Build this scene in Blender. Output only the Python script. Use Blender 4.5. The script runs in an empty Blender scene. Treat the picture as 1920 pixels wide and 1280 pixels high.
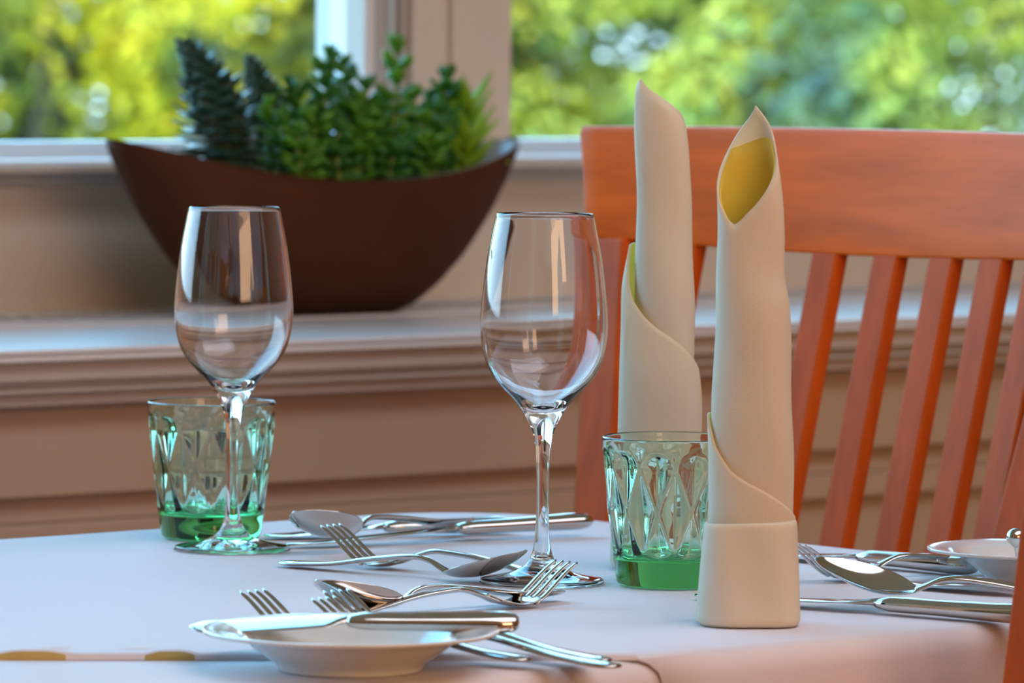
import bpy, bmesh, math, random
from mathutils import Vector, Matrix, noise
random.seed(7)
PI = math.pi
S = bpy.context.scene
COL = S.collection
# ---------------------------------------------------------------- camera
F, CX, CY = 9800.0, 960.0, 640.0
CAMZ = 1.065; TZ = 0.75
PITCH = math.atan(540 / F); ROLL = 0.009
CAM = Vector((0, 0, CAMZ))
_f = Vector((0, math.cos(PITCH), -math.sin(PITCH)))
_r0 = Vector((1, 0, 0)); _u0 = _r0.cross(_f)
_r = math.cos(ROLL) * _r0 + math.sin(ROLL) * _u0
_u = _r.cross(_f)
cd = bpy.data.cameras.new('camera'); cam = bpy.data.objects.new('camera', cd); COL.objects.link(cam)
cam.matrix_world = Matrix(((_r.x, _u.x, -_f.x, CAM.x), (_r.y, _u.y, -_f.y, CAM.y), (_r.z, _u.z, -_f.z, CAM.z), (0, 0, 0, 1)))
cd.sensor_width = 36; cd.lens = F / 1920 * 36; cd.clip_start = .05; cd.clip_end = 200
cd.dof.use_dof = True; cd.dof.focus_distance = 3.0; cd.dof.aperture_fstop = 14
S.camera = cam
# ---------------------------------------------------------------- light, sky, exposure
S.view_settings.view_transform = 'Standard'; S.view_settings.look = 'None'
S.view_settings.gamma = 1; S.view_settings.use_curve_mapping = False
S.view_settings.exposure = 0.24
w = bpy.data.worlds.new('sky'); S.world = w; w.use_nodes = True
nt = w.node_tree; nt.nodes.clear()
tc = nt.nodes.new('ShaderNodeTexCoord'); sp = nt.nodes.new('ShaderNodeSeparateXYZ')
rp = nt.nodes.new('ShaderNodeValToRGB'); bg = nt.nodes.new('ShaderNodeBackground'); wo = nt.nodes.new('ShaderNodeOutputWorld')
nt.links.new(tc.outputs['Generated'], sp.inputs[0]); nt.links.new(sp.outputs['Z'], rp.inputs[0])
nt.links.new(rp.outputs[0], bg.inputs[0]); nt.links.new(bg.outputs[0], wo.inputs[0])
e = rp.color_ramp.elements
e[0].position = 0.0; e[0].color = (.50, .78, .95, 1)
e[1].position = 1.0; e[1].color = (.08, .40, 1.0, 1)
m_ = e.new(.12); m_.color = (.46, .74, 1.0, 1)
m_ = e.new(.45); m_.color = (.22, .66, 1.0, 1)
bg.inputs[1].default_value = 5.0
# table / wall frame directions
WD = Vector((.758, .652, 0)).normalized()      # along the window wall
ND = Vector((-WD.y, WD.x, 0))                  # out through the window
sd = bpy.data.lights.new('sun', 'SUN'); so = bpy.data.objects.new('sun', sd); COL.objects.link(so)
sd.energy = 3.1; sd.angle = .01; sd.color = (1, .88, .66)
tosun = (-ND * .75 + WD * -.25 + Vector((0, 0, .95))).normalized()
so.rotation_euler = tosun.to_track_quat('Z', 'Y').to_euler(); so.location = (0, 0, 6)

def px2ray(x, y):
    d = _f + _r * ((x - CX) / F) - _u * ((y - CY) / F)
    return d
def on_z(x, y, z=TZ):
    d = px2ray(x, y); t = (z - CAM.z) / d.z
    return CAM + d * t
def at_d(x, y, Y):
    d = px2ray(x, y); return CAM + d * (Y / d.y)
SILLZ = .832
O = on_z(600, 636, SILLZ); O.z = 0
def W(s, n, z): return O + WD * s + ND * n + Vector((0, 0, z))
def on_wall(x, y, n):
    d = px2ray(x, y); P0 = O + ND * n
    t = (P0 - CAM).dot(ND) / d.dot(ND); p = CAM + d * t
    return (p - P0).dot(WD), p.z
ROT_W = math.atan2(WD.y, WD.x)

def area(name, loc, size, power, color, aim):
    ld = bpy.data.lights.new(name, 'AREA'); ld.shape = 'RECTANGLE'; ld.size = size[0]; ld.size_y = size[1]
    ld.energy = power; ld.color = color
    o = bpy.data.objects.new(name, ld); COL.objects.link(o); o.location = loc
    o.rotation_euler = (Vector(aim) - Vector(loc)).to_track_quat('-Z', 'Y').to_euler()
    return o
area('overhead_fill', W(-.2, -2.1, 2.55), (2.6, 1.2), 25, (.84, .87, 1.0), W(-.2, -1.9, 0))  # added cool fill from above to brighten horizontal tops, no fixture modelled
area('room_lamp', W(-1.6, -5.2, 2.0), (2.2, 1.4), 45, (1.0, .58, .30), W(-1.3, -1.0, .7))

# ---------------------------------------------------------------- materials
def nodes(name):
    m = bpy.data.materials.new(name); m.use_nodes = True
    return m, m.node_tree, m.node_tree.nodes['Principled BSDF']
def mat(name, col, rough=.5, metal=0, var=0, scale=30, bump=0, bscale=400, spec=None, coat=0, stretch=None):
    m, t, b = nodes(name)
    b.inputs['Base Color'].default_value = (*col, 1); b.inputs['Roughness'].default_value = rough
    b.inputs['Metallic'].default_value = metal
    if spec is not None: b.inputs['Specular IOR Level'].default_value = spec
    if coat: b.inputs['Coat Weight'].default_value = coat; b.inputs['Coat Roughness'].default_value = .12
    co = t.nodes.new('ShaderNodeTexCoord'); src = co.outputs['Object']
    if stretch:
        mp = t.nodes.new('ShaderNodeMapping'); mp.inputs['Scale'].default_value = stretch
        t.links.new(src, mp.inputs[0]); src = mp.outputs[0]
    if var:
        n = t.nodes.new('ShaderNodeTexNoise'); n.inputs['Scale'].default_value = scale; n.inputs['Detail'].default_value = 4
        t.links.new(src, n.inputs[0])
        r = t.nodes.new('ShaderNodeValToRGB')
        r.color_ramp.elements[0].position = .3; r.color_ramp.elements[1].position = .7
        r.color_ramp.elements[0].color = (*[c * (1 - var) for c in col], 1)
        r.color_ramp.elements[1].color = (*[min(1, c * (1 + var)) for c in col], 1)
        t.links.new(n.outputs['Fac'], r.inputs[0]); t.links.new(r.outputs[0], b.inputs['Base Color'])
    if bump:
        n2 = t.nodes.new('ShaderNodeTexNoise'); n2.inputs['Scale'].default_value = bscale; n2.inputs['Detail'].default_value = 3
        t.links.new(co.outputs['Object'], n2.inputs[0])
        bp = t.nodes.new('ShaderNodeBump'); bp.inputs['Strength'].default_value = bump; bp.inputs['Distance'].default_value = .001
        t.links.new(n2.outputs['Fac'], bp.inputs['Height']); t.links.new(bp.outputs[0], b.inputs['Normal'])
    return m
M = {}
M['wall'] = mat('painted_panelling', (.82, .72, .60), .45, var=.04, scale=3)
M['panel'] = mat('lower_panelling', (.58, .43, .31), .45, var=.04, scale=3)  # browner than the upper wall: dimness below the shelf put into the colour
M['ceiling'] = mat('ceiling_paint', (.75, .70, .62), .8, var=.03, scale=2)
M['backwall'] = mat('warm_plaster', (.48, .30, .19), .8, var=.08, scale=2)
M['floor'] = mat('floor_boards', (.42, .20, .09), .4, var=.2, scale=6, stretch=(1, 8, 1))
M['white'] = mat('white_window_paint', (.92, .91, .93), .3, var=.02, scale=4)
M['sill'] = mat('sill_paint', (.62, .56, .50), .25, var=.03, scale=4)
M['grille'] = mat('grille_white', (.92, .92, .95), .3, var=.02, scale=6)
M['dark'] = mat('slot_shade_dark', (.03, .035, .05), .7, var=.1, scale=8)  # near-black stands in for the shade down in the grille slots
M['cloth'] = mat('white_linen', (.74, .68, .71), .75, var=.015, scale=5, bump=.15, bscale=900)
M['hem'] = mat('yellow_hem_thread', (.50, .36, .10), .7, var=.08, scale=60)
M['napkin'] = mat('cream_linen', (.88, .79, .64), .8, var=.02, scale=14, bump=.25, bscale=1500)
M['lining'] = mat('yellow_linen', (1.0, .84, .20), .8, var=.04, scale=20, bump=.2, bscale=1500)
M['steel'] = mat('polished_steel', (.62, .60, .57), .09, 1, var=.02, scale=20)
M['porcelain'] = mat('glazed_porcelain', (.78, .77, .74), .12, 0, var=.01, scale=10, coat=.5)
M['rust'] = mat('rust_brown_ceramic', (.075, .021, .005), .7, var=.22, spec=.2, scale=9, bump=.3, bscale=200)
M['rustin'] = mat('grey_glaze', (.34, .35, .38), .3, var=.1, scale=12)
M['soil'] = mat('gravel_soil', (.30, .19, .12), .9, var=.5, scale=160, bump=.6, bscale=250)
M['pebble'] = mat('pebble', (.62, .45, .36), .6, var=.2, scale=60)
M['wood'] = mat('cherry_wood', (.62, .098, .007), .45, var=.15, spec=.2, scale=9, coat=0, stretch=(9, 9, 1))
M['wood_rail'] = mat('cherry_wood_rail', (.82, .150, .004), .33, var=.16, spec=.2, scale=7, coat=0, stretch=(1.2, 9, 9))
M['seat'] = mat('seat_fabric', (.35, .10, .06), .85, var=.15, scale=90)
M['tower'] = mat('blue_green_succulent', (.030, .085, .050), .28, var=.3, scale=50)
M['sedum'] = mat('green_sedum', (.055, .24, .035), .25, var=.45, scale=45)
M['sedum2'] = mat('light_green_sedum', (.13, .38, .03), .28, var=.4, scale=45)
M['lime'] = mat('lime_succulent', (.36, .62, .04), .35, var=.25, scale=40)
M['stem'] = mat('green_stem', (.22, .33, .06), .5, var=.2, scale=60)
M['lawn'] = mat('lawn', (.12, .19, .03), .9, var=.4, scale=3)
M['trunk'] = mat('bark', (.10, .07, .05), .9, var=.3, scale=12)

def foliage(name, cols, scale):
    m, t, b = nodes(name); b.inputs['Roughness'].default_value = .6
    g = t.nodes.new('ShaderNodeNewGeometry'); n = t.nodes.new('ShaderNodeTexNoise')
    n.inputs['Scale'].default_value = scale; n.inputs['Detail'].default_value = 2
    t.links.new(g.outputs['Position'], n.inputs[0])
    r = t.nodes.new('ShaderNodeValToRGB'); el = r.color_ramp.elements
    ps = [.32, .44, .52, .60, .70]
    el[0].position = ps[0]; el[0].color = (*cols[0], 1); el[1].position = ps[-1]; el[1].color = (*cols[-1], 1)
    for p, c in zip(ps[1:-1], cols[1:-1]):
        q = el.new(p); q.color = (*c, 1)
    t.links.new(n.outputs['Fac'], r.inputs[0]); t.links.new(r.outputs[0], b.inputs['Base Color'])
    return m
M['fol_a'] = foliage('yellow_green_leaves', [(.04, .09, .075), (.25, .26, .035), (.78, .60, .02), (.98, .70, .02), (1.0, .78, .06)], 1.15)
M['fol_b'] = foliage('lime_leaves', [(.08, .14, .11), (.22, .28, .07), (.40, .42, .05), (.56, .48, .04), (.72, .58, .08)], .95)

def translucent(m, col, fac):
    t = m.node_tree; b = t.nodes['Principled BSDF']; o = t.nodes['Material Output']
    tr = t.nodes.new('ShaderNodeBsdfTranslucent'); tr.inputs[0].default_value = (*col, 1)
    mx = t.nodes.new('ShaderNodeMixShader'); mx.inputs[0].default_value = fac
    t.links.new(b.outputs[0], mx.inputs[1]); t.links.new(tr.outputs[0], mx.inputs[2]); t.links.new(mx.outputs[0], o.inputs[0])
translucent(M['napkin'], (.98, .88, .66), .32)
translucent(M['lining'], (1.0, .85, .22), .6)
translucent(M['sedum'], (.25, .60, .06), .22); translucent(M['sedum2'], (.40, .75, .06), .25); translucent(M['lime'], (.60, .85, .08), .28)
m, t, b = nodes('clear_glass'); b.inputs['Base Color'].default_value = (.985, .99, .99, 1)
b.inputs['Roughness'].default_value = 0; b.inputs['IOR'].default_value = 1.5; b.inputs['Transmission Weight'].default_value = 1
M['glass'] = m
m, t, b = nodes('green_glass'); b.inputs['Base Color'].default_value = (.93, 1, .95, 1)
b.inputs['Roughness'].default_value = 0; b.inputs['IOR'].default_value = 1.5; b.inputs['Transmission Weight'].default_value = 1
va = t.nodes.new('ShaderNodeVolumeAbsorption'); va.inputs['Color'].default_value = (0, .95, .42, 1); va.inputs['Density'].default_value = 32
t.links.new(va.outputs[0], t.nodes['Material Output'].inputs['Volume'])
M['green'] = m
m = bpy.data.materials.new('window_pane'); m.use_nodes = True; t = m.node_tree; t.nodes.clear()
tr = t.nodes.new('ShaderNodeBsdfTransparent'); gl = t.nodes.new('ShaderNodeBsdfGlossy'); gl.inputs['Roughness'].default_value = 0
fr = t.nodes.new('ShaderNodeFresnel'); fr.inputs[0].default_value = 1.3; mx = t.nodes.new('ShaderNodeMixShader'); ou = t.nodes.new('ShaderNodeOutputMaterial')
t.links.new(fr.outputs[0], mx.inputs[0]); t.links.new(tr.outputs[0], mx.inputs[1]); t.links.new(gl.outputs[0], mx.inputs[2]); t.links.new(mx.outputs[0], ou.inputs[0])
M['pane'] = m

# ---------------------------------------------------------------- helpers
def link(name, bm, mats, parent=None, smooth=True, world=None):
    me = bpy.data.meshes.new(name); bmesh.ops.recalc_face_normals(bm, faces=bm.faces[:]) if world != 'keep' else None
    bm.to_mesh(me); bm.free()
    for p in me.polygons: p.use_smooth = smooth
    for mm in (mats if isinstance(mats, (list, tuple)) else [mats]): me.materials.append(mm)
    o = bpy.data.objects.new(name, me); COL.objects.link(o)
    if parent: o.parent = parent
    return o
def tag(o, label=None, cat=None, group=None, kind=None):
    if label: o['label'] = label
    if cat: o['category'] = cat
    if group: o['group'] = group
    if kind: o['kind'] = kind
    return o
def empty(name, loc, rz=0, label=None, cat=None, group=None):
    o = bpy.data.objects.new(name, None); COL.objects.link(o); o.empty_display_size = .03
    o.location = loc; o.rotation_euler = (0, 0, rz); return tag(o, label, cat, group)
def copy_tree(o, parent=None):
    c = o.copy(); COL.objects.link(c); c.parent = parent
    for ch in o.children: copy_tree(ch, c)
    return c
def fbox(bm, f, a, b):
    """box between parameter corners a and b mapped by f"""
    vs = [bm.verts.new(f(x, y, z)) for z in (a[2], b[2]) for x, y in ((a[0], a[1]), (b[0], a[1]), (b[0], b[1]), (a[0], b[1]))]
    for q in ((0, 3, 2, 1), (4, 5, 6, 7), (0, 1, 5, 4), (1, 2, 6, 5), (2, 3, 7, 6), (3, 0, 4, 7)):
        bm.faces.new([vs[i] for i in q])
def wbox(bm, s0, s1, n0, n1, z0, z1): fbox(bm, W, (s0, n0, z0), (s1, n1, z1))
def bev(o, w, seg=3):
    md = o.modifiers.new('bevel', 'BEVEL'); md.width = w; md.segments = seg; md.limit_method = 'ANGLE'; md.angle_limit = .6
    return o
def catmull(pts, n):
    out = []
    P = [pts[0]] + list(pts) + [pts[-1]]
    for i in range(1, len(P) - 2):
        for k in range(n):
            t = k / n; a, b, c, d = P[i - 1], P[i], P[i + 1], P[i + 2]
            out.append(tuple(.5 * ((2 * b[j]) + (-a[j] + c[j]) * t + (2 * a[j] - 5 * b[j] + 4 * c[j] - d[j]) * t * t + (-a[j] + 3 * b[j] - 3 * c[j] + d[j]) * t ** 3) for j in range(len(b))))
    out.append(tuple(pts[-1])); return out
def interp(tab, x):
    if x <= tab[0][0]: return tab[0][1]
    for (x0, v0), (x1, v1) in zip(tab, tab[1:]):
        if x <= x1: return v0 + (v1 - v0) * (x - x0) / (x1 - x0)
    return tab[-1][1]
def smooth_i(tab, x):
    if x <= tab[0][0]: return tab[0][1]
    for i, ((x0, v0), (x1, v1)) in enumerate(zip(tab, tab[1:])):
        if x <= x1:
            t = (x - x0) / (x1 - x0)
            m0 = (v1 - (tab[i - 1][1] if i else v0)) / (x1 - (tab[i - 1][0] if i else x0)) * (x1 - x0)
            m1 = ((tab[i + 2][1] if i + 2 < len(tab) else v1) - v0) / ((tab[i + 2][0] if i + 2 < len(tab) else x1) - x0) * (x1 - x0)
            return (2 * t ** 3 - 3 * t * t + 1) * v0 + (t ** 3 - 2 * t * t + t) * m0 + (-2 * t ** 3 + 3 * t * t) * v1 + (t ** 3 - t * t) * m1
    return tab[-1][1]
def lathe(bm, prof, n=96, rf=None):
    rings = []
    for i, (r, z) in enumerate(prof):
        if r < 1e-6: rings.append([bm.verts.new((0, 0, z))])
        else:
            ring = []
            for k in range(n):
                a = 2 * PI * k / n; rr = rf(r, z, a, i) if rf else r
                ring.append(bm.verts.new((rr * math.cos(a), rr * math.sin(a), z)))
            rings.append(ring)
    for A, B in zip(rings, rings[1:]):
        for k in range(n):
            k2 = (k + 1) % n
            if len(A) == 1 and len(B) == 1: continue
            if len(A) == 1: bm.faces.new((A[0], B[k2], B[k]))
            elif len(B) == 1: bm.faces.new((A[k], A[k2], B[0]))
            else: bm.faces.new((A[k], A[k2], B[k2], B[k]))
    return rings

# ---------------------------------------------------------------- the room
S0, S1 = -4.6, 3.2
GN = .475                                   # plane of the window wall above the shelf
sa, _ = on_wall(775, 150, GN); sb, _ = on_wall(955, 150, GN); sg, _ = on_wall(842, 150, GN)
LZ = on_wall(600, 303, GN - .055)[1]              # foot of the windows
ZT = 2.45
bm = bmesh.new()
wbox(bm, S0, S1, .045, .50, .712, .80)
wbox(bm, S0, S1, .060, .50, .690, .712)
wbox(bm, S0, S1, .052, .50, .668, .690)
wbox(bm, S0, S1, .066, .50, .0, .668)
tag(bev(link('wall_lower', bm, M['panel'], smooth=False), .002), kind='structure')
bm = bmesh.new()
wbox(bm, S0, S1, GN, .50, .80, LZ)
wbox(bm, S0, S1, GN, .50, ZT, 2.6)
wbox(bm, S1 - .4, S1, GN, .50, LZ, ZT)
wbox(bm, S0, S0 + .3, GN, .50, LZ, ZT)
tag(bev(link('wall_window', bm, M['wall'], smooth=False), .002), kind='structure')
bm = bmesh.new()
wbox(bm, sa, sg - .002, GN, .50, LZ, ZT); wbox(bm, sg + .002, sb, GN - .003, .50, LZ, ZT); wbox(bm, sg - .003, sg + .003, GN + .006, .5, LZ, ZT)
tag(bev(link('trim_3', bm, M['wall'], smooth=False), .0015), kind='structure')
# shelf with its front lip and cornice
bm = bmesh.new()
wbox(bm, S0, S1, .0, .250, .8285, SILLZ); wbox(bm, S0, S1, .005, .05, .8262, .8285); wbox(bm, S0, S1, -.003, .06, .8225, .8262)
tag(bev(link('trim_1', bm, M['white'], smooth=False), .0012), kind='structure')
bm = bmesh.new()
wbox(bm, S0, S1, .008, .06, .806, .8225); wbox(bm, S0, S1, .018, .06, .800, .806); wbox(bm, S0, S1, .012, .06, .7965, .800)
wbox(bm, S0, S1, .022, .06, .786, .7965)
tag(bev(link('trim_2', bm, M['sill'], smooth=False), .0025), kind='structure')
bm = bmesh.new(); wbox(bm, S0, S1, .240, GN, .800, .806)  # sheet under the slots, their depth shade painted as dark colour
tag(link('trim_4', bm, M['dark'], smooth=False), kind='structure')
# perforated radiator grille let into the shelf
bm = bmesh.new()
for a_, b_ in ((.268, .330), (.362, .376), (.404, GN)):
    wbox(bm, -2.25, 1.95, a_, b_, SILLZ + .0012, SILLZ + .0018)
wbox(bm, -2.25, 1.95, .266, .270, .808, SILLZ + .0015)
s = -2.25
while s < 1.94:
    wbox(bm, s, s + .0105, .330, .404, SILLZ + .0012, SILLZ + .0018); s += .0215
tag(link('radiator_grille', bm, M['grille'], smooth=False), 'long white slotted vent grille set into the window shelf', 'grille')
# window ledge
bm = bmesh.new()
wbox(bm, S0 + .3, S1 - .4, GN - .065, GN, LZ - .008, LZ); wbox(bm, S0 + .3, S1 - .4, GN - .03, GN, LZ - .017, LZ - .008)
tag(bev(link('trim_5', bm, M['sill'], smooth=False), .003), kind='structure')
bm = bmesh.new()
wbox(bm, S0 + .3, S1 - .4, GN - .055, GN + .09, LZ, LZ + .003)
tag(bev(link('trim_6', bm, M['white'], smooth=False), .002), kind='structure')

def window(idx, s0, s1, step):
    root = bpy.data.objects.new('window_%d' % idx, None); COL.objects.link(root); tag(root, kind='structure')
    z0 = LZ + .003
    bm = bmesh.new()
    fbox(bm, lambda s_, n_, z_: W(s_, n_ + (z_ - z0) * 2.2, z_), (s0, GN + .012, z0), (s1, GN + .07, z0 + .014))
    wbox(bm, s0, s1, GN + .045, GN + .085, ZT - .05, ZT)
    wbox(bm, s1 - .012, s1, GN + .03, GN + .085, z0 + .012, ZT - .05)
    wbox(bm, s0, s0 + .03, GN + .045, GN + .085, z0 + .012, ZT - .05)
    bev(link('window_frame', bm, M['white'], root, smooth=False), .0015)
    if step:
        bm = bmesh.new()
        for k, (q0, q1, n0) in enumerate(step): wbox(bm, s1 + q0, s1 + q1, n0, GN + .12, LZ + .003, ZT)
        bev(link('window_casing', bm, M['sill'], root, smooth=False), .0025)
    bm = bmesh.new(); wbox(bm, s0 + .03, s1 - .012, GN + .060, GN + .064, z0 + .012, ZT - .05)
    link('window_pane', bm, M['pane'], root, smooth=False)
    return root
se, _ = on_wall(703, 150, GN + .03)
wid = sa - se
window(1, S0 + .3, se, [(0, wid * .22, GN + .022), (wid * .22, wid * .38, GN + .008), (wid * .38, wid * .55, GN + .016), (wid * .55, wid * .75, GN + .004), (wid * .75, wid, GN + .012)])
window(2, sb, S1 - .4, None)
# other walls
def room(name, a, b, mt):
    bm = bmesh.new(); wbox(bm, a[0], b[0], a[1], b[1], a[2], b[2]); tag(link(name, bm, mt, smooth=False), kind='structure')
room('floor', (S0, -6.2, -.1), (S1, .5, 0), M['floor'])
room('ceiling', (S0 - .1, -6.3, 2.6), (S1 + .1, .5, 2.7), M['ceiling'])
room('wall_back', (S0, -6.3, 0), (S1, -6.2, 2.6), M['backwall'])
room('wall_left', (S0 - .1, -6.3, 0), (S0, .5, 2.6), M['backwall'])
room('wall_right', (S1, -6.3, 0), (S1 + .1, .5, 2.6), M['backwall'])

# ---------------------------------------------------------------- garden outside
bm = bmesh.new(); fbox(bm, W, (-30, .6, -.45), (50, 70, -.40))
tag(link('ground', bm, M['lawn'], smooth=False), kind='structure')
def bush_mesh(name, n, h, r, leaf, mt, seed):
    rnd = random.Random(seed); bm = bmesh.new()
    clumps = [(Vector((rnd.uniform(-.75, .75) * r, rnd.uniform(-.75, .75) * r, rnd.uniform(.12, .92) * h)), rnd.uniform(.18, .40) * r) for _ in range(46)]
    for i in range(n):
        c, cr = rnd.choice(clumps)
        d = Vector((rnd.gauss(0, 1), rnd.gauss(0, 1), rnd.gauss(0, 1))).normalized()
        p = c + d * cr * rnd.uniform(.75, 1.05)
        if p.z < .05: continue
        nn = (d + Vector((rnd.gauss(0, .35), rnd.gauss(0, .35), rnd.gauss(.2, .35)))).normalized()
        u = nn.orthogonal().normalized(); v = nn.cross(u); a = rnd.uniform(0, 6.28)
        U = u * math.cos(a) + v * math.sin(a); V = nn.cross(U); L = leaf * rnd.uniform(.7, 1.3)
        q = [bm.verts.new(p + U * L * x + V * L * y + nn * L * z) for x, y, z in ((-.5, 0, 0), (0, -.28, .08), (.55, 0, -.05), (0, .28, .08))]
        bm.faces.new((q[0], q[1], q[2])); bm.faces.new((q[0], q[2], q[3]))
    me = bpy.data.meshes.new(name); bm.to_mesh(me); bm.free(); me.materials.append(mt); return me
def trunk_mesh(h):
    bm = bmesh.new(); rnd = random.Random(3)
    for k in range(5):
        a = k * 1.257; tip = Vector((math.cos(a) * .35, math.sin(a) * .35, h * .7)); prev = None
        for j in range(5):
            t = j / 4; c = Vector((0, 0, 0)).lerp(tip, t) + Vector((math.cos(a), math.sin(a), 0)) * .06 * math.sin(t * 3)
            ring = [bm.verts.new(c + Vector((math.cos(b * 1.047), math.sin(b * 1.047), 0)) * (.04 * (1 - t * .7))) for b in range(6)]
            if prev:
                for b in range(6): bm.faces.new((prev[b], prev[(b + 1) % 6], ring[(b + 1) % 6], ring[b]))
            prev = ring
    me = bpy.data.meshes.new('trunk'); bm.to_mesh(me); bm.free(); me.materials.append(M['trunk']); return me
BM = {'a': bush_mesh('foliage', 24000, 2.9, 1.3, .072, M['fol_a'], 1), 'b': bush_mesh('foliage', 24000, 2.9, 1.3, .072, M['fol_b'], 2)}
TM = trunk_mesh(2.4)
def bush(x, y, k, label, rz, sc, group=None):
    x *= 1.62; y *= 1.62; sc *= 1.62
    r = empty('garden_shrub', (x, y, -.40), rz, label, 'shrub', group); r.scale = (sc, sc, sc)
    f = bpy.data.objects.new('foliage', BM[k]); COL.objects.link(f); f.parent = r
    f = bpy.data.objects.new('trunk', TM); COL.objects.link(f); f.parent = r
bush(-2.0, 21.0, 'a', 'yellow-green leafy shrub outside the left window, beside the dark gaps', .3, 1.0)
bush(-.35, 22.4, 'a', 'yellow-green shrub outside, behind the centre of the succulent planter', 2.1, 1.0)
bush(1.15, 20.8, 'b', 'lime green shrub outside the right window, above the back napkin', 1.1, 1.0)
bush(2.75, 22.0, 'b', 'bright green shrub outside at the right edge of the view', 4.0, 1.0)
for i, (x, y, k) in enumerate([(-4.6, 21.5, 'a'), (-7.2, 20.5, 'b'), (-9.8, 21.5, 'a'), (5.4, 22.5, 'b'), (8.2, 23.5, 'a'), (-3.4, 25.6, 'b'), (-.8, 26.4, 'b'), (1.8, 26.0, 'b'), (4.4, 27.0, 'a'), (-6.2, 25.4, 'a'), (7.2, 28, 'b'), (11, 27, 'b')]):
    bush(x, y, k, 'blurred green shrub in the garden row behind the nearer shrubs', i * 1.3, 1.1 if y < 24 else 1.25, 'garden shrubs further off')

# ---------------------------------------------------------------- table
A0, A1, B0, B1, RC = 1.10, 2.325, 2.0, 2.735, .105
def T(a, b, z=TZ): return WD * a + ND * b + Vector((0, 0, z))
def outline(off, seg=16, sub=10):
    pts = []
    a0, a1, b0, b1 = A0 - off, A1 + off, B0 - off, B1 + off; r = RC + off
    cs = [((a1 - r, b0 + r), -PI / 2), ((a1 - r, b1 - r), 0), ((a0 + r, b1 - r), PI / 2), ((a0 + r, b0 + r), PI)]
    for i, ((ca, cb), st) in enumerate(cs):
        arc = [(ca + r * math.cos(st + PI / 2 * k / seg), cb + r * math.sin(st + PI / 2 * k / seg)) for k in range(seg + 1)]
        pts += arc
        (na, nb), st2 = cs[(i + 1) % 4]
        nxt = (na + r * math.cos(st2), nb + r * math.sin(st2)); last = arc[-1]
        for k in range(1, sub * 2):
            t = k / (sub * 2); pts.append((last[0] + (nxt[0] - last[0]) * t, last[1] + (nxt[1] - last[1]) * t))
    return pts
def cloth_bm(lift, drop, rr, amp, seed):
    """cloth lying on the table and falling over its edge: rings from the middle outwards"""
    bm = bmesh.new(); ca, cb = (A0 + A1) / 2, (B0 + B1) / 2
    rings = []
    base = outline(lift - rr)
    for k in range(0, 13):
        t = k / 12; ring = []
        for (a, b) in base:
            x, y = ca + (a - ca) * t, cb + (b - cb) * t
            p = T(x, y); zz = lift + .0004 * noise.noise(Vector((p.x * 9, p.y * 9, seed)))
            ring.append(bm.verts.new(T(x, y, TZ + zz)) if k else None)
        rings.append(ring)
    c = bm.verts.new(T(ca, cb, TZ + lift)); n = len(base)
    for k in range(n): bm.faces.new((c, rings[1][k], rings[1][(k + 1) % n]))
    prof = [(math.sin(q) * rr - rr, -(1 - math.cos(q)) * rr) for q in (PI / 8, PI / 4, 3 * PI / 8, PI / 2)]
    for j in range(1, 13): prof.append((0, -rr - drop * j / 12))
    peri = 0; acc = []
    for i in range(n):
        acc.append(peri); q0 = base[i]; q1 = base[(i + 1) % n]; peri += math.hypot(q1[0] - q0[0], q1[1] - q0[1])
    for (o_, z) in prof:
        ol = outline(lift + o_); ring = []
        for i, (a, b) in enumerate(ol):
            p = base[i]; dx, dy = a - ca, b - cb
            L = 2 * PI * acc[i] / peri; f = max(0, -(z + rr)) / drop
            cx_ = max(A0 + RC, min(A1 - RC, a)); cy_ = max(B0 + RC, min(B1 - RC, b))
            nx, ny = a - cx_, b - cy_; l = math.hypot(nx, ny) or 1
            wv = amp * f * (.5 + .5 * math.sin(L * 14 + seed) + .3 * math.sin(L * 29 + 1)) + .004 * f
            ring.append(bm.verts.new(T(a + nx / l * wv, b + ny / l * wv, TZ + lift + z)))
        rings.append(ring)
    for A, B in zip(rings[1:], rings[2:]):
        for k in range(n): bm.faces.new((A[k], A[(k + 1) % n], B[(k + 1) % n], B[k]))
    return bm
root = empty('dining_table', T((A0 + A1) / 2, (B0 + B1) / 2, 0), 0, 'rectangular dining table hidden under white cloths, laid for a meal', 'table')
RI = Matrix.Translation(-root.location)
def rel(o, r): o.matrix_parent_inverse = Matrix.Translation(-r.location); return o
bm = bmesh.new(); ol = outline(-.014)
top = [bm.verts.new(T(a, b, TZ - .0008)) for a, b in ol]; bot = [bm.verts.new(T(a, b, TZ - .03)) for a, b in ol]
bm.faces.new(top); bm.faces.new(bot[::-1])
for k in range(len(ol)): bm.faces.new((top[k], bot[k], bot[(k + 1) % len(ol)], top[(k + 1) % len(ol)]))
rel(link('tabletop', bm, M['wood_rail'], root, smooth=False), root)
for a in (A0 + .09, A1 - .09):
    for b in (B0 + .09, B1 - .09):
        bm = bmesh.new(); fbox(bm, lambda x, y, z: T(a + x, b + y, z), (-.025, -.025, 0), (.025, .025, TZ - .03)); rel(link('leg', bm, M['wood'], root, smooth=False), root)
bm = cloth_bm(.0008, .26, .012, .006, 1.0)
o = tag(link('tablecloth', bm, M['cloth']), 'white linen undercloth covering the whole table, bare along the near left edge', 'tablecloth')
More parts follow.
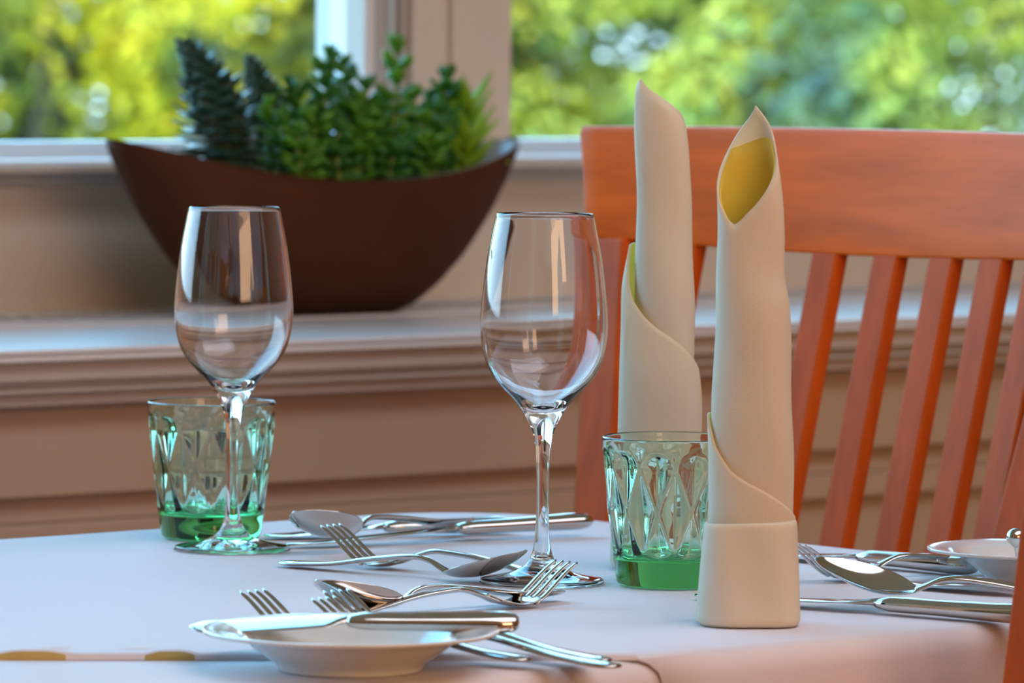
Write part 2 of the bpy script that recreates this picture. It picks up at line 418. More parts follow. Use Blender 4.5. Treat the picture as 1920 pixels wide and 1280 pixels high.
# overlay cloth, laid across, its hem runs left to right just behind the bread plate
h0 = on_z(0, 1240); h1 = on_z(1182, 1241)
bm = cloth_bm(.0034, .20, .014, .007, 4.0)
hd = (h1 - h0).normalized(); hn = Vector((hd.y, -hd.x, 0))
bmesh.ops.bisect_plane(bm, geom=bm.verts[:] + bm.edges[:] + bm.faces[:], plane_co=h0, plane_no=hn, clear_outer=True, dist=1e-6)
ov = tag(link('overlay_cloth', bm, M['cloth']), 'white overlay cloth under glasses and cutlery, its hem crossing behind the bread plate', 'tablecloth')
sol = ov.modifiers.new('s', 'SOLIDIFY'); sol.thickness = .0012; sol.offset = -1
# hem band with two raised puckers
bm = bmesh.new(); prev = None
for k in range(0, 241):
    t = k / 240; p = h0.lerp(h1, -.35 + 1.36 * t); x = -.35 + 1.36 * t
    lift = .0022 * (math.exp(-((x - .05) / .05) ** 4) + math.exp(-((x - .27) / .035) ** 4))
    c = [p + hn * .001 + Vector((0, 0, .0009 - p.z + TZ)), p + hn * .001 + Vector((0, 0, .0032 + lift - p.z + TZ)), p - hn * .008 + Vector((0, 0, .0042 + lift * .8 - p.z + TZ)), p - hn * .02 + Vector((0, 0, .0036 - p.z + TZ))]
    c = [bm.verts.new(v) for v in c]
    if prev:
        for j in range(3):
            f = bm.faces.new((prev[j], c[j], c[j + 1], prev[j + 1])); f.material_index = 1 if (j == 0 and lift > .0006) else 0
    prev = c
o = link('hem', bm, [M['cloth'], M['hem']], ov)

# ---------------------------------------------------------------- glassware
wine_out = [(.0, .0004), (.034, .0002), (.0360, .0006), (.0364, .0016), (.0352, .0026), (.028, .0038), (.018, .0062), (.0105, .0100), (.0066, .0155), (.0047, .024), (.0039, .036), (.0037, .055), (.0040, .070), (.0050, .083), (.0070, .0905), (.0102, .0975), (.0158, .1060), (.0250, .1155), (.0309, .1230), (.0352, .1330), (.0375, .1475), (.0371, .1620), (.0345, .1860), (.0318, .2020), (.0289, .2162)]
wine_in = [(.0286, .2167), (.0281, .2162), (.0309, .2020), (.0336, .1860), (.0362, .1620), (.0365, .1475), (.0341, .1335), (.0295, .1240), (.0232, .1168), (.0140, .1090), (.0075, .1045), (.0035, .1030), (0, .1026)]
wp = catmull(wine_out, 5)
i1 = min(range(len(wp)), key=lambda i: abs(wp[i][1] - .014) + (wp[i][0] > .02)); i2 = min(range(len(wp)), key=lambda i: abs(wp[i][1] - .088))
win = catmull(wine_in, 5)
def wine_glass(loc, label, sc=1):
    r = empty('wine_glass', loc, random.uniform(0, 3), label, 'wine glass', 'clear wine glasses on the table'); r.scale = (sc,) * 3
    for nm, pf in (('foot', wp[:i1 + 1]), ('stem', wp[i1:i2 + 1]), ('bowl', wp[i2:] + win)):
        bm = bmesh.new(); lathe(bm, pf); link(nm, bm, M['glass'], r, world='keep')
    for c in r.children:
        me = c.data
        # profile runs upwards outside: make every normal point away from the glass
        me.flip_normals() if me.polygons[len(me.polygons) // 3].normal.dot(Vector((me.polygons[len(me.polygons) // 3].center.x, me.polygons[len(me.polygons) // 3].center.y, -.0))) < 0 and c.name.startswith('stem') else None
    return r
GZ = TZ + .0040
pR = Vector((.0188, 3.068, GZ)); pL = Vector((-.1738, 3.262, GZ))
def X_at(x, Y): return (x - CX) / F * Y
wine_glass((X_at(1020, 3.068) - .0, 3.068, GZ), 'clear stemmed wine glass in the middle, between the fork tips and green tumbler')
wine_glass((X_at(437, 3.255), 3.255, GZ), 'clear stemmed wine glass at left, in front of a green tumbler', .985)

def tumbler(loc, rz, label):
    bm = bmesh.new()
    H = .0875
    out = catmull([(0, .0030), (.022, .0026), (.0275, .0008), (.0300, .0006), (.0318, .0030), (.0333, .012), (.0352, .024), (.0385, .052), (.0405, .074), (.0412, H - .0008)], 9)
    inn = catmull([(.0408, H), (.0398, H - .0006), (.0392, H - .006), (.0378, .068), (.0360, .050), (.0330, .028), (.0305, .0200), (.0250, .0168), (.012, .0155), (0, .0152)], 9)
    no = len(out)
    def rf(r, z, a, i):
        if z < .0175 or z > H - .0075: return r
        fade = min(1, (z - .0175) / .004, (H - .0075 - z) / .004)
        u = a / (2 * PI) * 11; v = (z - .018) / .0265
        p, q = u + v * .5, u - v * .5
        fp, fq = abs((p % 1) - .5) * 2, abs((q % 1) - .5) * 2
        dpt = max(fp, fq)
        if i < no: return r - .0010 * dpt * fade
        return r - .0030 * (1 - dpt) * fade * (.45 + 1.1 * ((math.sin((math.floor(p) % 11) * 12.9 + (math.floor(q) % 11) * 78.2) * 4375.5) % 1))
    lathe(bm, out + inn, 220, rf)
    o = link('tumbler', bm, M['green'], None, world='keep'); o.name = 'green_tumbler'
    o.location = loc; o.rotation_euler = (0, 0, rz)
    return tag(o, label, 'tumbler', 'green glass tumblers')
tumbler((X_at(397, 3.333), 3.333, GZ), .2, 'green faceted glass tumbler at left, seen behind the left wine glass stem')
tumbler((X_at(1262, 3.060), 3.060, GZ), .75, 'green faceted glass tumbler on the right, partly behind the front napkin roll')

# ---------------------------------------------------------------- napkins
def sheet(name, f, n, mz, parent, mats=None, thick=.0011, closed=True):
    bm = bmesh.new(); rows = []
    for j in range(mz + 1):
        rows.append([bm.verts.new(f(2 * PI * k / n, j / mz)) for k in range(n)])
    for A, B in zip(rows, rows[1:]):
        for k in range(n): bm.faces.new((A[k], A[(k + 1) % n], B[(k + 1) % n], B[k]))
    o = link(name, bm, mats or [M['napkin'], M['lining']], parent, world='keep')
    md = o.modifiers.new('s', 'SOLIDIFY'); md.thickness = thick; md.offset = -1; md.material_offset = 1 if not mats else 0
    return o
def sup(a, p):
    c, s_ = math.cos(a), math.sin(a)
    return math.copysign(abs(c) ** (2 / p), c), math.copysign(abs(s_) ** (2 / p), s_)
def napkin(Y, cxp, sil, low, high, lowpx, wrap, cuff, label, liningback, rz=0, cuffx=None, ybase=None):
    """sil: list of (y, left, right) silhouette pixels of the tube; heights turned into metres at depth Y"""
    cx0 = X_at(cxp, Y); z_of = lambda y: at_d(cxp, y, Y).z - GZ
    root = empty('napkin_roll', (cx0, Y, GZ), 0, label, 'napkin', 'cream napkins rolled upright')
    tabc = sorted((z_of(y), (X_at((l + r) / 2, Y) - cx0)) for y, l, r in sil)
    taba = sorted((z_of(y), (r - l) / 2 * Y / F) for y, l, r in sil)
    zl, zh = z_of(low), z_of(high); a_low = -PI / 2 + lowpx
    def ztop(th, zl=zl, zh=zh):
        d = abs(((th - a_low + PI) % (2 * PI)) - PI) / PI
        k = .62 * d + .38 * (.5 - .5 * math.cos(PI * d))
        if d < .12: k *= .6 + .4 * d / .12
        return zl + (zh - zl) * k
    def tube(th, t, zt, off):
        z = t * zt
        a = smooth_i(taba, z) + off; c = smooth_i(tabc, z)
        x, y = sup(th, 2.15)
        wob = .0006 * math.sin(3 * th + z * 40) + .0004 * math.sin(z * 90 + th)
        return Vector((c + (a + wob) * x, (a * .84 + wob) * y, z))
    f1 = lambda th, t: tube(th, t, ztop(th), 0)
    sheet('outer_roll', f1, 96, 40, root, [M['napkin']])
    zb = z_of(liningback)
    f2 = lambda th, t: tube(th, t, min(ztop(th) - .0012, zb + .003 * math.sin(th * 2)), -.0016)
    sheet('yellow_lining', f2, 72, 30, root, [M['lining']], thick=.0006)
    # diagonal wrap
    pk, wl = wrap['peak'], wrap['tab']       # tab: angle (deg, -180 left .. -90 front .. 0 right) -> y pixel
    tabw = [(a, z_of(y)) for a, y in wl]
    tw = sorted((z_of(y), (r - l) / 2 * Y / F) for y, l, r in wrap['sil'])
    tcw = sorted((z_of(y), X_at((l + r) / 2, Y) - cx0) for y, l, r in wrap['sil'])
    def f3(th, t):
        deg = math.degrees(th); deg = deg - 360 if deg > 90 else deg      # -270..90
        zt = interp(tabw, deg); z = t * zt
        a = smooth_i(tw, min(z, tw[-1][0])); c = smooth_i(tcw, min(z, tcw[-1][0])); x, y = sup(th, 2.2)
        fl = wrap['flare'] * math.exp(-((deg + 185) / 48) ** 2) * max(0, 1 - (zt - z) / .05) ** 2
        at_, ct = smooth_i(taba, z) + .0016, smooth_i(tabc, z)
        A = Vector((c + a * x, a * .84 * y, z)); B = Vector((ct + at_ * x, at_ * .84 * y, z))
        k = max(0, 1 - (zt - z) / (.035 if deg > -150 else .020)) ** (1.5 if deg > -150 else 1.2) * wrap['hug']
        P = A.lerp(B, k); P.x += fl * x; P.y += fl * y
        return P
    sheet('diagonal_wrap', f3, 120, 40, root, None, thick=.0013)
    # cuff
    zc = z_of(cuff['top']); (bl, br), (tl, tr) = cuff['bot'], cuff['topx']
    def f4(th, t):
        prof = [(0, -.002), (.02, -.0005), (.06, .0002), (.5, .0002), (.93, 0), (.985, -.0003), (1, -.0012)]
        z = t * zc; k = t
        l = bl + (tl - bl) * k; r = br + (tr - br) * k
        a = (r - l) / 2 * Y / F + interp(prof, t); c = X_at((l + r) / 2, Y) - cx0
        x, y = sup(th, 3.1); zz = z + t * .0010 * x
        return Vector((c + a * x, a * .92 * y + .0006 * math.sin(x * 5 + z * 60), zz))
    sheet('folded_cuff', f4, 96, 34, root, [M['napkin']], thick=.0022)
    bm = bmesh.new(); vs = [bm.verts.new(f4(2 * PI * k / 96, 0) * 1.0 + Vector((0, 0, .0005))) for k in range(96)]; bm.faces.new(vs)
    link('folded_base', bm, M['napkin'], root)
    return root
napkin(2.857, 1410, [(198, 1372, 1425), (240, 1353, 1447), (290, 1345, 1456), (340, 1341, 1461), (450, 1342, 1468), (520, 1341, 1470), (560, 1341, 1478), (700, 1340, 1487), (800, 1338, 1491), (960, 1334, 1491), (1187, 1330, 1492)],
       420, 197, -.5,
       dict(peak=0, flare=.0016, hug=.9, tab=[(-270, 800), (-200, 775), (-180, 778), (-165, 800), (-150, 832), (-120, 878), (-90, 905), (-60, 930), (-25, 958), (0, 972), (30, 968), (90, 800)],
            sil=[(770, 1334, 1493), (900, 1332, 1493), (975, 1332, 1494), (1187, 1328, 1496)]),
       dict(top=974, bot=(1311, 1507), topx=(1325, 1499)),
       'cream napkin rolled upright, nearest one, open top showing bright yellow inside', 268)
napkin(3.165, 1240, [(150, 1190, 1240), (180, 1187, 1262), (240, 1188, 1286), (340, 1190, 1291), (500, 1189, 1298), (560, 1188, 1301), (700, 1188, 1306), (820, 1180, 1308), (1060, 1175, 1308)],
       236, 148, 2.1,
       dict(peak=0, flare=.0022, hug=.85, tab=[(-270, 540), (-240, 480), (-215, 455), (-195, 460), (-180, 492), (-165, 535), (-150, 562), (-120, 595), (-90, 622), (-60, 648), (-25, 680), (0, 700), (30, 700), (90, 560)],
            sil=[(450, 1172, 1304), (520, 1168, 1306), (620, 1164, 1312), (690, 1162, 1322), (820, 1160, 1318), (1060, 1155, 1322)]),
       dict(top=870, bot=(1148, 1330), topx=(1155, 1324)),
       'cream napkin rolled upright behind the right green tumbler, taller, closed side showing', 200)

# ---------------------------------------------------------------- cutlery
def loft(bm, st, n=12, cap=True):
    """st: (x, y, z, halfwidth, halfthick, cup)"""
    rings = []
    for (x, y, z, w_, t_, k) in st:
        ring = []
        for i in range(2 * n):
            th = PI * i / n; c, s_ = math.cos(th), math.sin(th)
            yy = w_ * c; ring.append(bm.verts.new((x, y + yy, z + t_ * s_ + k * c * c)))
        rings.append(ring)
    for A, B in zip(rings, rings[1:]):
        for i in range(2 * n): bm.faces.new((A[i], A[(i + 1) % (2 * n)], B[(i + 1) % (2 * n)], B[i]))
    if cap: bm.faces.new(rings[0][::-1]); bm.faces.new(rings[-1])
def samp(tabs, x0, x1, n):
    return [(x0 + (x1 - x0) * i / n, 0) + tuple(smooth_i(t_, x0 + (x1 - x0) * i / n) for t_ in tabs) for i in range(n + 1)]
def handle_bm(zt, wt, L):
    bm = bmesh.new()
    tt = [(0, .0008), (.006, .0016), (.04, .0015), (.08, .0017), (.11, .0016), (L, .0014)]
    kk = [(0, 0), (.2, 0)]
    st = []
    for x, q, z, w_, t_, k in samp([zt, wt, tt, kk], 0, L, 56): st.append((x, q, z, max(w_, .0004), t_, k))
    loft(bm, st); return bm
S_Z = [(0, .0020), (.012, .0022), (.04, .0040), (.07, .0085), (.092, .0112), (.105, .0118), (.114, .0102), (.122, .0066), (.128, .0042)]
S_W = [(0, .0030), (.003, .0062), (.010, .0085), (.025, .0078), (.05, .0058), (.08, .0040), (.105, .0030), (.118, .0030), (.128, .0050)]
bmh = handle_bm(S_Z, S_W, .128)
def spoon_bowl():
    bm = bmesh.new(); st = []
    wt = [(0, .0045), (.06, .0085), (.16, .0140), (.3, .0178), (.45, .0188), (.62, .0172), (.8, .0128), (.92, .0078), (.98, .0035), (1, .0006)]
    for i in range(41):
        u = i / 40; x = .126 + .058 * u; rim = .0045 + .0165 * u ** 1.05
        dp = .0072 * math.sin(PI * min(1, u * .98 + .02)) ** .8
        st.append((x, 0, rim - dp, smooth_i(wt, u), .00065, dp))
    loft(bm, st, 16); return bm
F_Z = [(0, .0020), (.012, .0022), (.04, .0045), (.08, .0105), (.102, .0122), (.114, .0122), (.126, .0088), (.138, .0044), (.150, .0018)]
F_W = [(0, .0030), (.003, .0062), (.010, .0088), (.025, .0080), (.05, .0058), (.08, .0040), (.105, .0031), (.126, .0036), (.138, .0075), (.150, .0112)]
def fork_head():
    bm = bmesh.new(); st = []
    hz = [(.130, .0083), (.140, .0040), (.150, .0018), (.158, .0022), (.164, .0045)]
    hw = [(.130, .0040), (.136, .0062), (.143, .0098), (.150, .0113), (.158, .0116), (.164, .0116)]
    for i in range(20):
        x = .130 + .034 * i / 19; st.append((x, 0, smooth_i(hz, x), smooth_i(hw, x), .0011, .0010))
    loft(bm, st, 12)
    tz = [(.160, .0026), (.166, .0056), (.172, .0098), (.178, .0145), (.185, .0195), (.192, .0235)]
    for yy in (-.0096, -.0032, .0032, .0096):
        st = []
        for i in range(17):
            x = .160 + .032 * i / 16; k = i / 16
            st.append((x, yy * (1 - .06 * k), smooth_i(tz, x), .0024 * (1 - .35 * k) * (.45 if i == 16 else 1), .0010 * (1 - .3 * k), 0))
        loft(bm, st, 6)
    return bm
def knife_bms(small=False):
    L = .088 if small else .098; hb = bmesh.new()
    zt = .0062
    wt = [(0, .0040), (.002, .0066), (.010, .0084), (.03, .0082), (.06, .0074), (L - .008, .0070), (L - .003, .0060), (L, .0052)]
    th = [(0, .0026), (.002, .0042), (.010, .0055), (.03, .0052), (.06, .0046), (L - .008, .0044), (L - .003, .0034), (L, .0028)]
    loft(hb, [(x, q, zt - .0005, w_, t_, 0) for x, q, w_, t_ in samp([wt, th], 0, L, 40)], 14)
    bb = bmesh.new(); LB = .082 if small else .122
    bw = [(0, .0045), (.05, .0058), (.12, .0092 if not small else .0108), (.5, .0100 if not small else .0125), (.8, .0090 if not small else .0120), (.93, .0062 if not small else .009), (1, .0012)]
    st = []
    for i in range(41):
        u = i / 40; z = .0056 - .0040 * min(1, u * 1.3)
        st.append((L - .001 + LB * u, -.0012 + .002 * u * u, z + .0006, smooth_i(bw, u), .0024 - .0016 * min(1, u * 6), 0))
    loft(bb, st, 12)
    return hb, bb
def proto(parts):
    out = []
    for nm, bm in parts:
        bmesh.ops.recalc_face_normals(bm, faces=bm.faces[:])
        me = bpy.data.meshes.new(nm); bm.to_mesh(me); bm.free(); me.materials.append(M['steel'])
        for p in me.polygons: p.use_smooth = True
        out.append((nm, me))
    return out
P_SPOON = proto([('handle', bmh), ('bowl', spoon_bowl())])
P_FORK = proto([('handle', handle_bm(F_Z, F_W, .138)), ('tines', fork_head())])
a_, b_ = knife_bms(); P_KNIFE = proto([('handle', a_), ('blade', b_)])
a_, b_ = knife_bms(True); P_BUTTER = proto([('handle', a_), ('blade', b_)])
LEN = {'spoon': .135, 'fork': .152, 'knife': .22, 'butter_knife': .169}
def cutlery(kind, hpx, epx, label, z=0.0, ez=0.0, roll=0, fixlen=True, cat=None, group=None, hz=0):
    """hpx: pixel where the head touches (spoon heel, fork root, knife tip); epx: pixel of the handle end"""
    h = on_z(*hpx, GZ + hz); e_ = on_z(*epx, GZ + ez)
    d = (h - e_); d.z = 0; L = d.length; d.normalize()
    name = kind
    r = empty(name, (0, 0, 0), 0, label, cat or ('knife' if 'knife' in kind else kind), group)
    start = h - d * LEN[kind] if fixlen else e_
    tilt = math.atan2(hz - ez, LEN[kind])
    R = Matrix.Rotation(math.atan2(d.y, d.x), 4, 'Z') @ Matrix.Rotation(-tilt, 4, 'Y') @ Matrix.Rotation(roll, 4, 'X')
    r.matrix_world = Matrix.Translation((start.x, start.y, GZ + ez + z)) @ R
    for nm, me in {'spoon': P_SPOON, 'fork': P_FORK, 'knife': P_KNIFE, 'butter_knife': P_BUTTER}[kind]:
        c = bpy.data.objects.new(nm, me); COL.objects.link(c); c.parent = r
    return r
# far group beside the left glasses
cutlery('knife', (535, 1027), (1000, 996), 'steel table knife, blade under the far spoon, handle ending left of the wine stem', ez=.004, z=.0)
cutlery('butter_knife', (495, 1010), (1003, 998), 'smaller steel knife with dull dark handle lying behind the far table knife')
cutlery('spoon', (655, 1010), (850, 986), 'steel spoon furthest back, bowl rising left beside the left tumbler', ez=.008, hz=.008, roll=.35)
# crossed dessert pair
cutlery('spoon', (860, 1088), (575, 1064), 'steel spoon in the middle, bowl pointing right towards the wine glass foot')
cutlery('fork', (716, 1064), (985, 1086), 'steel fork with tines pointing up left, crossed behind the middle spoon')
# front pair
cutlery('spoon', (728, 1154), (1010, 1128), 'steel spoon with bowl facing left, just behind the three upturned forks', roll=.25, z=.002)
cutlery('fork', (962, 1138), (700, 1160), 'steel fork with tines pointing up right in front of the middle wine glass foot')
# three forks to the side of the bread plate
cutlery('fork', (576, 1200), (938, 1238), 'steel fork, leftmost of three upturned forks behind the bread plate')
cutlery('fork', (731, 1200), (1150, 1246), 'steel fork whose upturned tines stand nearest the front spoon bowl', )
cutlery('fork', (716, 1214), (1116, 1252), 'steel fork with upturned tines partly covering its twin behind the bread plate')
# right hand group
cutlery('knife', (1480, 1136), (1935, 1172), 'steel table knife pointing left on the right, thick handle in front', fixlen=False)
cutlery('spoon', (1690, 1118), (1935, 1128), 'steel spoon right of the front napkin, hollow dark bowl facing the viewer', hz=.007, ez=.006, roll=-.25)
cutlery('fork', (1590, 1088), (1830, 1072), 'steel fork peeking out from behind the front napkin roll')
cutlery('butter_knife', (1590, 1058), (1830, 1080), 'slim steel knife furthest back on the right, running under the white saucer', fixlen=False)
cutlery('butter_knife', (1700, 1098), (1960, 1122), 'steel knife with handle end beside the right spoon handle', fixlen=True)

# ---------------------------------------------------------------- plates
def dish(loc, R, h, rf, label, group=None):
    bm = bmesh.new()
    out = [(0, .0015), (rf * .85, .0015), (rf * .93, 0), (rf, .0004), (rf + .002, .004), (rf + (R - rf) * .30, h * .52), (rf + (R - rf) * .5, h * .78), (R - .006, h - .0022), (R, h - .0012)]
    inn = [(R + .0004, h), (R - .001, h + .0006), (R - .010, h - .0006), (rf + (R - rf) * .48, h - .0035), (rf + (R - rf) * .22, h * .45), (rf - .002, .0055), (0, .0045)]
    lathe(bm, catmull(out, 5) + catmull(inn, 5), 96)
    o = link('bread_plate', bm, M['porcelain']); o.location = loc; return tag(o, label, 'plate', group)
dish((X_at(661, 2.648), 2.648, TZ + .0012), .0755, .0205, .037, 'small white footed bread plate in the foreground with a knife across it')
kx0, kx1 = X_at(368, 2.67), X_at(978, 2.67)
r = empty('butter_knife', (0, 0, 0), 0, 'wide-bladed steel butter knife lying across the foreground bread plate', 'knife')
r.matrix_world = Matrix.Translation((kx1, 2.672, TZ + .0180)) @ Matrix.Rotation(PI + .02, 4, 'Z') @ Matrix.Rotation(math.radians(-11), 4, 'X')
for nm, me in P_BUTTER:
    c = bpy.data.objects.new(nm, me); COL.objects.link(c); c.parent = r
p = on_z(1925, 1096, GZ)
dish((p.x, p.y + .01, GZ), .058, .0205, .022, 'small white footed saucer at the right edge, beyond the right knife')
# spoon standing in the saucer: only the knob of its handle shows
bm = bmesh.new()
kn = catmull([(0, 0), (.0022, .001), (.0020, .006), (.0016, .012), (.0017, .018), (.0036, .0205), (.0058, .0240), (.0052, .0274), (.0026, .0298), (0, .0303)], 5)
lathe(bm, kn, 32); o = link('teaspoon_knob', bm, M['steel']); o.location = (p.x - .003, p.y + .012, GZ + .0030); o.rotation_euler = (.15, -.12, 0)
tag(o, 'round chrome knob of a small pick standing in the right saucer', 'teaspoon')

# ---------------------------------------------------------------- planter with succulents
PN = .288
sL, _ = on_wall(207, 260, PN); sR, _ = on_wall(963, 262, PN)
PC = (sL + sR) / 2; PL = (sR - sL) / 2
HT, HM = .1575, .1215
def rim_z(u): return HM + (HT - HM) * abs(u) ** 2.0
def bot_z(u):
    a = abs(u)
    return interp([(0, 0), (.34, 0), (.42, .006), (.52, .020), (.64, .043), (.76, .075), (.86, .108), (.94, .135), (1, .1575)], a) if True else 0
def half_w(u): return .078 * max(0, 1 - abs(u) ** 2.3) ** .62 + .0015
def pl_rings(inset, raise_):
    rings = []
    for i in range(65):
        u = -1 + 2 * i / 64; uu = u * (1 - inset / PL * .9)
        b = max(.0008, half_w(uu) - inset); zr = rim_z(uu); zb = min(bot_z(uu) + raise_, zr - .001) if True else 0
        ring = []
        for k in range(25):
            q = -1 + 2 * k / 24; c = math.copysign(abs(q) ** .8, q)
            # U-shaped section: flat foot, flared sides
            y = b * math.sin(q * PI / 2) * (1.0); z = zb + (zr - zb) * (1 - math.cos(q * PI / 2)) ** 1.0
            ring.append(W(PC + PL * uu, PN + y, SILLZ + z))
        rings.append(ring)
    return rings
bm = bmesh.new()
def skin(rings, mi, flip):
    V = [[bm.verts.new(p) for p in r] for r in rings]
    for A, B in zip(V, V[1:]):
        for k in range(len(A) - 1):
            f = bm.faces.new((A[k], B[k], B[k + 1], A[k + 1])[::-1 if flip else 1]); f.material_index = mi
    return V
Vo = skin(pl_rings(0, 0), 0, False); Vi = skin(pl_rings(.0045, .006), 1, True)
for A, B, C, D in zip(Vo, Vo[1:], Vi, Vi[1:]):
    for k in (0, -1):
        f = bm.faces.new((A[k], B[k], D[k], C[k])); f.material_index = 1
for k in range(24):
    for q in (0, -1): bm.faces.new((Vo[q][k], Vo[q][k + 1], Vi[q][k + 1], Vi[q][k]))
bmesh.ops.recalc_face_normals(bm, faces=bm.faces[:])
tag(link('planter_bowl', bm, [M['rust'], M['rustin']]), 'long rust-brown boat-shaped planter bowl standing on the window shelf', 'planter')
SOILZ = SILLZ + .112
bm = bmesh.new(); prev = None
for i in range(49):
    u = -.80 + 1.6 * i / 48
    row = []
    for k in range(15):
        q = -1 + 2 * k / 14; z = SOILZ - .006 + .010 * abs(u) ** 1.5 + .003 * (1 - q * q) + .0022 * noise.noise(Vector((u * 20, q * 6, 1)))
        # half width of the inside at this height
        bi = (half_w(u) - .0062) * .93
        row.append(bm.verts.new(W(PC + PL * u, PN + bi * q, z)))
    if prev:
        for k in range(14): bm.faces.new((prev[k], row[k], row[k + 1], prev[k + 1]))
    prev = row
tag(link('potting_gravel', bm, M['soil']), 'brown gravelly soil filling the long planter bowl', 'soil', kind='stuff')

def add_leaf(bm, base, d, up, L, w_, t_, shape=0, curl=0, nl=7):
    """thick succulent leaf from base along d; shape 0 obovate, 1 pointed, 2 broad triangle"""
    d = d.normalized(); sd_ = d.cross(up).normalized(); nn = sd_.cross(d)
    rings = []
    for i in range(nl + 1):
        u = i / nl
        if shape == 0: w = (.35 + .65 * math.sin(min(1, u * 1.05) * PI * .62) ** 1.0) * math.sqrt(max(0, 1 - max(0, (u - .55) / .45) ** 2))
        elif shape == 1: w = (.55 + .45 * math.sin(u * PI)) * (1 - u ** 2.2)
        else: w = (1 - u ** 2.4)
        w = max(w, .03); c = base + d * L * u + nn * (curl * L * u * u)
        rings.append([bm.verts.new(c + sd_ * w_ * w * math.cos(a) + nn * t_ * (.35 + .65 * w) * math.sin(a)) for a in (0, PI / 3, 2 * PI / 3, PI, 4 * PI / 3, 5 * PI / 3)])
    for A, B in zip(rings, rings[1:]):
        for k in range(6): bm.faces.new((A[k], A[(k + 1) % 6], B[(k + 1) % 6], B[k]))
    bm.faces.new(rings[-1]); bm.faces.new(rings[0][::-1])
def tubepath(bm, pts, r0, r1, n=8):
    prev = None
    for i, p in enumerate(pts):
        t = i / (len(pts) - 1); r_ = r0 + (r1 - r0) * t
        ring = [bm.verts.new(p + Vector((math.cos(2 * PI * k / n) * r_, math.sin(2 * PI * k / n) * r_, 0))) for k in range(n)]
        if prev:
            for k in range(n): bm.faces.new((prev[k], prev[(k + 1) % n], ring[(k + 1) % n], ring[k]))
        prev = ring
    bm.faces.new(prev)
UP = Vector((0, 0, 1))
def tip_at(x, y, n):        # a point over the planter seen at this pixel, n = depth on the shelf
    n += .073; s_, z = on_wall(x, y, n); return W(s_, n, z)
def tower(apx, bpx, n, R, nlay, label):
    top = tip_at(*apx, n); base = tip_at(*bpx, n); base.z = SOILZ - .002
    r = empty('tower_succulent', base, 0, label, 'succulent')
    ax = top - base; fol = bmesh.new(); stm = bmesh.new()
    tubepath(stm, [ax * (k / 8) + Vector((.012 * math.sin(k / 8 * PI), 0, 0)) * (R / .05) for k in range(9)], R * .45, .002, 14)
    rnd = random.Random(int(apx[0]))
    for k in range(nlay):
        t = k / (nlay - 1); t2 = t ** .92
        c = ax * t2 + Vector((.012 * math.sin(t * PI), 0, 0)) * (R / .05)
        RR = R * (1 - t) ** .58 + .0025
        if t < .12: RR *= .86 + t
        for q in range(6):
            a = q * 2 * PI / 6 + (k % 2) * .65 + k * .10
            el = -.25 + .85 * t + rnd.uniform(-.06, .06)
            d = Vector((math.cos(a) * math.cos(el), math.sin(a) * math.cos(el), math.sin(el)))
            add_leaf(fol, c, d, UP, RR * rnd.uniform(.92, 1.06), RR * .50 + .001, .0032 - .0020 * t, 2, .20 if t > .4 else .05)
    link('leaves', fol, M['tower'], r); link('stem', stm, M['tower'], r)
tower((338, 76), (425, 330), .205, .052, 27, 'tall dark blue-green tower succulent with stacked pointed leaves, leftmost in the planter')
tower((466, 104), (492, 330), .255, .036, 24, 'smaller dark tower succulent peeking out behind the tall left one')

def sedum(px, ytop, n, mt, label, group, seed, big=1.0, open_=False):
    rnd = random.Random(seed)
    top = tip_at(px, ytop, n); base = Vector(top); base += WD * rnd.uniform(-.012, .012) + ND * rnd.uniform(-.008, .008); base.z = SOILZ - .003
    r = empty('sedum_plant', base, 0, label, 'succulent', group)
    ax = top - base; H = ax.length; fol = bmesh.new(); stm = bmesh.new()
    bow = Vector((rnd.uniform(-.006, .006), rnd.uniform(-.006, .006), 0))
    P = lambda t: ax * t + bow * math.sin(PI * t)
    tubepath(stm, [P(k / 8 * .95) for k in range(9)], .0026, .0016)
    z = .012; k = 0
    while z < H - .004:
        t = z / H; whorl = (4 if k % 2 else 3) if not open_ or t > .8 else 2
        for q in range(whorl):
            a = q * 2 * PI / whorl + k * (.785 if whorl == 4 else 1.4) + rnd.uniform(-.2, .2)
            el = .15 + .5 * t + rnd.uniform(-.2, .2) + (.45 if t > .9 else 0)
            d = Vector((math.cos(a) * math.cos(el), math.sin(a) * math.cos(el), math.sin(el)))
            L = (.0205 if t < .85 else .0160) * big * rnd.uniform(.8, 1.15)
            add_leaf(fol, P(t) + d * .001, d, UP, L, L * .31, L * .14, 0, .12, 7)
        z += (.0098 if not open_ or t < .6 else .0125) * rnd.uniform(.85, 1.15); k += 1
    for q in range(5):
        a = q * 1.257; d = Vector((math.cos(a) * .5, math.sin(a) * .5, .85))
        add_leaf(fol, P(1) - UP * .006, d, UP, .0125 * big, .0036, .0018, 0, .1, 6)
    link('leaves', fol, mt, r); link('stem', stm, M['stem'], r)
sedum(745, 84, .200, M['sedum2'], 'tallest bright green sedum stem, open top standing in front of the window casing', None, 1, 1.12, True)
sedum(617, 96, .215, M['sedum'], 'tall bushy green sedum stem just left of the bright window edge', None, 2, 1.1)
sedum(648, 112, .235, M['sedum'], 'tall green sedum stem in the planter overlapping the bright window edge', None, 3, 1.0)
sedum(838, 134, .235, M['sedum'], 'dark green sedum stem directly left of the lime succulent', None, 4, 1.05)
G = 'short sedum stems filling the planter'; LB = 'short green sedum stem in the thicket filling the planter middle'
rr = random.Random(5)
